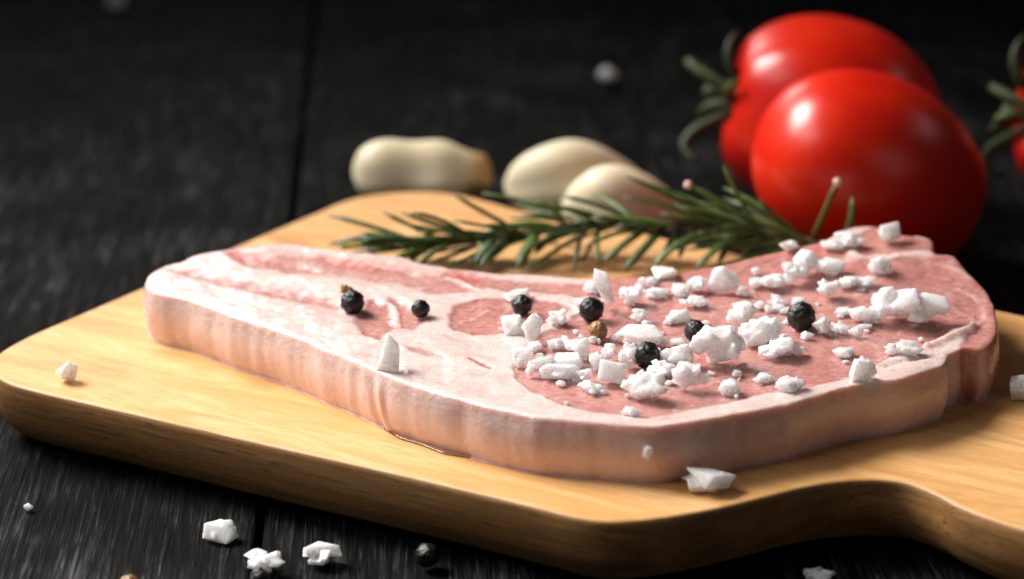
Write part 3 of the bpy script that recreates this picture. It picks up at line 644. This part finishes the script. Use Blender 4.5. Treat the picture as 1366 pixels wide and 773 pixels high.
for i, (sx, ex, ey, wk) in enumerate(needles):
    s0 = stem_near(sx); e = py(ex, ey, s0[1] + random.uniform(-0.004, 0.004))
    if e[2] < BZ + 0.0022: e = pz(ex, ey, BZ + 0.0022)
    bend = Vector((random.uniform(-1, 1), random.uniform(-.5, .5), random.uniform(0, 1))) * (Vector(e) - Vector(s0)).length * 0.09
    v, f = needle(s0, e, bend, 0.0029 * wk)
    nd = new_obj('leaf', recalc(mesh('leaf', loc(v), f)), [M_NEEDLE], sprig)
    if i in (1, 4):  # the pale cut tips
        b_ = bmesh.new(); bmesh.ops.create_icosphere(b_, subdivisions=2, radius=0.0013)
        bmesh.ops.translate(b_, verts=b_.verts, vec=Vector(e) - sorg); me = bpy.data.meshes.new('leaf_tip'); b_.to_mesh(me); b_.free()
        new_obj('leaf_tip', me, [M_TIP], nd)
for i in range(62):
    k = random.randint(6, len(SP3) - 3); s0 = Vector(SP3[k]); d = (Vector(SP3[k + 1]) - Vector(SP3[k])).normalized()
    th = random.uniform(0, 2 * math.pi); side_ = d.cross(Vector((0, 0, 1))).normalized(); up_ = side_.cross(d)
    rad = side_ * math.cos(th) + up_ * math.sin(th) * 0.7
    e = s0 + (d * random.uniform(0.5, 1.0) + rad * random.uniform(0.2, 0.75)).normalized() * random.uniform(0.020, 0.034)
    e.z = max(e.z, BZ + 0.0018)
    v, f = needle(s0, e, Vector((0, 0, random.uniform(-.001, .002))), random.uniform(0.0019, 0.0028))
    new_obj('leaf', recalc(mesh('leaf', loc(v), f)), [M_NEEDLE], sprig)

# ------------------------------------------------------------------ garlic cloves
def clove(name, px0, px1, Y, rpx, prof_, arch, label, root_at=1.0, seed=0, tri=0.12):
    """swept clove: px0 -> px1 axis ends (pixels at distance Y), prof_ radius factors, arch = upward bow"""
    a, b = Vector(py(*px0, Y)), Vector(py(*px1, Y)); R0 = rpx / scale_at(a); n, ns = 40, 28
    pr = np.interp(np.linspace(0, 1, n), np.linspace(0, 1, len(prof_)), prof_)
    k = np.ones(5) / 5; pr = np.convolve(np.r_[[pr[0]] * 2, pr, [pr[-1]] * 2], k, 'valid')
    ax = (b - a).normalized(); yv = Vector((0, 1, 0)); zv = ax.cross(yv).normalized() * (1 if ax.cross(yv).z > 0 else -1); v = []; rt = []
    for i in range(n):
        t = i / (n - 1); c = a.lerp(b, t) + zv * arch(t) * R0
        endr = 1.0
        if i in (0, n - 1): endr = 0.35
        elif i in (1, n - 2): endr = 0.8
        for j in range(ns):
            th = 2 * math.pi * j / ns; r_ = pr[i] * R0 * endr * (1 + tri * math.cos(3 * th + 0.6 + t) + 0.07 * noise.noise(Vector((t * 3, th, seed))) + 0.012 * math.cos(7 * th + 2 * t))
            v.append(c + yv * math.cos(th) * r_ * 1.05 + zv * math.sin(th) * r_); rt.append(sstep(root_at, root_at + 0.16, t) if root_at < 1 else 0.0)
    f = []
    for i in range(n - 1):
        for j in range(ns): f.append((i * ns + j, i * ns + (j + 1) % ns, (i + 1) * ns + (j + 1) % ns, (i + 1) * ns + j))
    f.append(tuple(range(ns))[::-1]); f.append(tuple((n - 1) * ns + j for j in range(ns)))
    zmin = min(p.z for p in v); org = Vector((*((a + b) / 2).xy, zmin))
    me = recalc(mesh(name, [p - org for p in v], f)); at = me.attributes.new('root', 'FLOAT', 'POINT'); at.data.foreach_set('value', np.array(rt, np.float32))
    o = new_obj(name, me, [M_GARLIC]); o.location = (org.x, org.y, 0.0004)
    print(label, 'lowest', round(zmin, 4))
    return tag(o, label, 'garlic')
clove('garlic_clove', (471, 233), (656, 235), 0.848, 41, [0.45, 0.78, .93, 1.0, .99, .955, .93, .95, .99, 1.0, .93, .76, .66, .64, .54], lambda t: -0.10 * t, 'peeled garlic clove with brown root end behind the corner of the board', 0.76, 1, 0.10)
clove('garlic_clove', (673, 250), (858, 240), 0.838, 45, [0.30, 0.66, .86, .97, 1.02, 1.02, 0.95, .82, .62, .40, .16], lambda t: 0.18 * math.sin(math.pi * t), 'plump pale garlic clove overlapped by a pointed clove behind the rosemary', 1, 2, 0.15)
clove('garlic_clove', (750, 272), (926, 284), 0.805, 49, [0.30, 0.66, .92, 1.03, 1.03, 0.95, 0.82, .66, .46, .26, .08], lambda t: 0.12 * math.sin(math.pi * t), 'pointed garlic clove in front of the plump clove, beside the tomatoes', 1, 3, 0.16)

# ------------------------------------------------------------------ tomatoes
def tomato_mesh(ra, rr, lob, seed, flat=0.0):
    """axis +Z is the stem end; ra = half length, rr = radius"""
    nu, nv = 64, 48; v = []; f = []
    for i in range(nv + 1):
        ph = math.pi * i / nv
        for j in range(nu):
            th = 2 * math.pi * j / nu
            st, ct = math.sin(ph), math.cos(ph)
            rr_ = st ** 0.92 if st > 0 else 0
            l = 1 + lob * math.cos(5 * th + seed) * max(0, ct + 0.25) * st + 0.012 * noise.noise(Vector((math.cos(th), math.sin(th), ct + seed)))
            z = ct - 0.42 * math.exp(-(ph / 0.32) ** 2) + 0.02 * math.exp(-((math.pi - ph) / 0.35) ** 2)
            v.append((rr_ * math.cos(th) * rr * l, rr_ * math.sin(th) * rr * l, z * ra))
    for i in range(nv):
        for j in range(nu): f.append((i * nu + j, i * nu + (j + 1) % nu, (i + 1) * nu + (j + 1) % nu, (i + 1) * nu + j))
    me = mesh('skin', v, f); bm = bmesh.new(); bm.from_mesh(me); bmesh.ops.remove_doubles(bm, verts=bm.verts, dist=1e-5); bmesh.ops.recalc_face_normals(bm, faces=bm.faces); bm.to_mesh(me); bm.free()
    me.polygons.foreach_set('use_smooth', [True] * len(me.polygons)); return me
def tomato(cpx, Y, ra, rr, axis, label, lob=0.05, seed=1.0, calyx=True):
    c = Vector(py(*cpx, Y)); q_ = Vector(axis).normalized().to_track_quat('Z', 'Y')
    root = empty('tomato', c); root.rotation_mode = 'QUATERNION'; root.rotation_quaternion = q_
    tag(root, label, 'tomato')
    me = tomato_mesh(ra, rr, lob, seed); new_obj('skin', me, [M_TOM], root)
    R3 = q_.to_matrix(); zmin = min((R3 @ v_.co).z for v_ in me.vertices) + c.z
    root.location.z -= zmin - 0.0004
    print(label, 'drop', round(zmin, 4))
    if calyx:
        zc = ra * 0.60; r = random.Random(int(seed * 10))
        v, f = tube([(0, 0, zc - .004), (0.0005, 0, zc + 0.006), (0.002, 0.001, zc + 0.013), (0.004, 0.002, zc + 0.019)], [0.0022, 0.0017, 0.0016, 0.0021]); new_obj('stalk', recalc(mesh('stalk', v, f)), [M_CALYX], root)
        for k in range(5):
            th = k * math.pi * 0.4 + r.uniform(-.25, .25); L = r.uniform(0.024, 0.034); cu = r.uniform(0.5, 1.5); pts = []
            for i in range(9):
                t = i / 8; rad = L * (t - 0.22 * cu * t ** 2.6); hz = zc + 0.001 + 0.015 * math.sin(t * 2.6) * cu + 0.006 * t
                pts.append((rad * math.cos(th + 0.3 * t * t), rad * math.sin(th + 0.3 * t * t), hz))
            v, f = tube(pts, [0.0026 * (0.5 + 0.8 * t) if t < 0.3 else 0.0021 * (1.12 - t) / 0.82 + 0.0004 for t in np.linspace(0, 1, 9)], 6)
            new_obj('sepal', recalc(mesh('sepal', v, f)), [M_CALYX], root)
    return root
tomato((1160, 214), 0.768, 0.0395, 0.0312, (0.80, 0.30, -0.48), 'big ripe red tomato standing in front of another tomato behind the chop', 0.02, 0.6, calyx=False)
tomato((1103, 138), 0.834, 0.0385, 0.0338, (-0.90, 0.05, 0.17), 'red tomato with green calyx behind the big front tomato', 0.06, 2.2)
tomato((1478, 196), 0.83, 0.033, 0.033, (-0.92, -0.12, 0.12), 'red tomato with curling green calyx apart from the tomato pair', 0.05, 3.4)
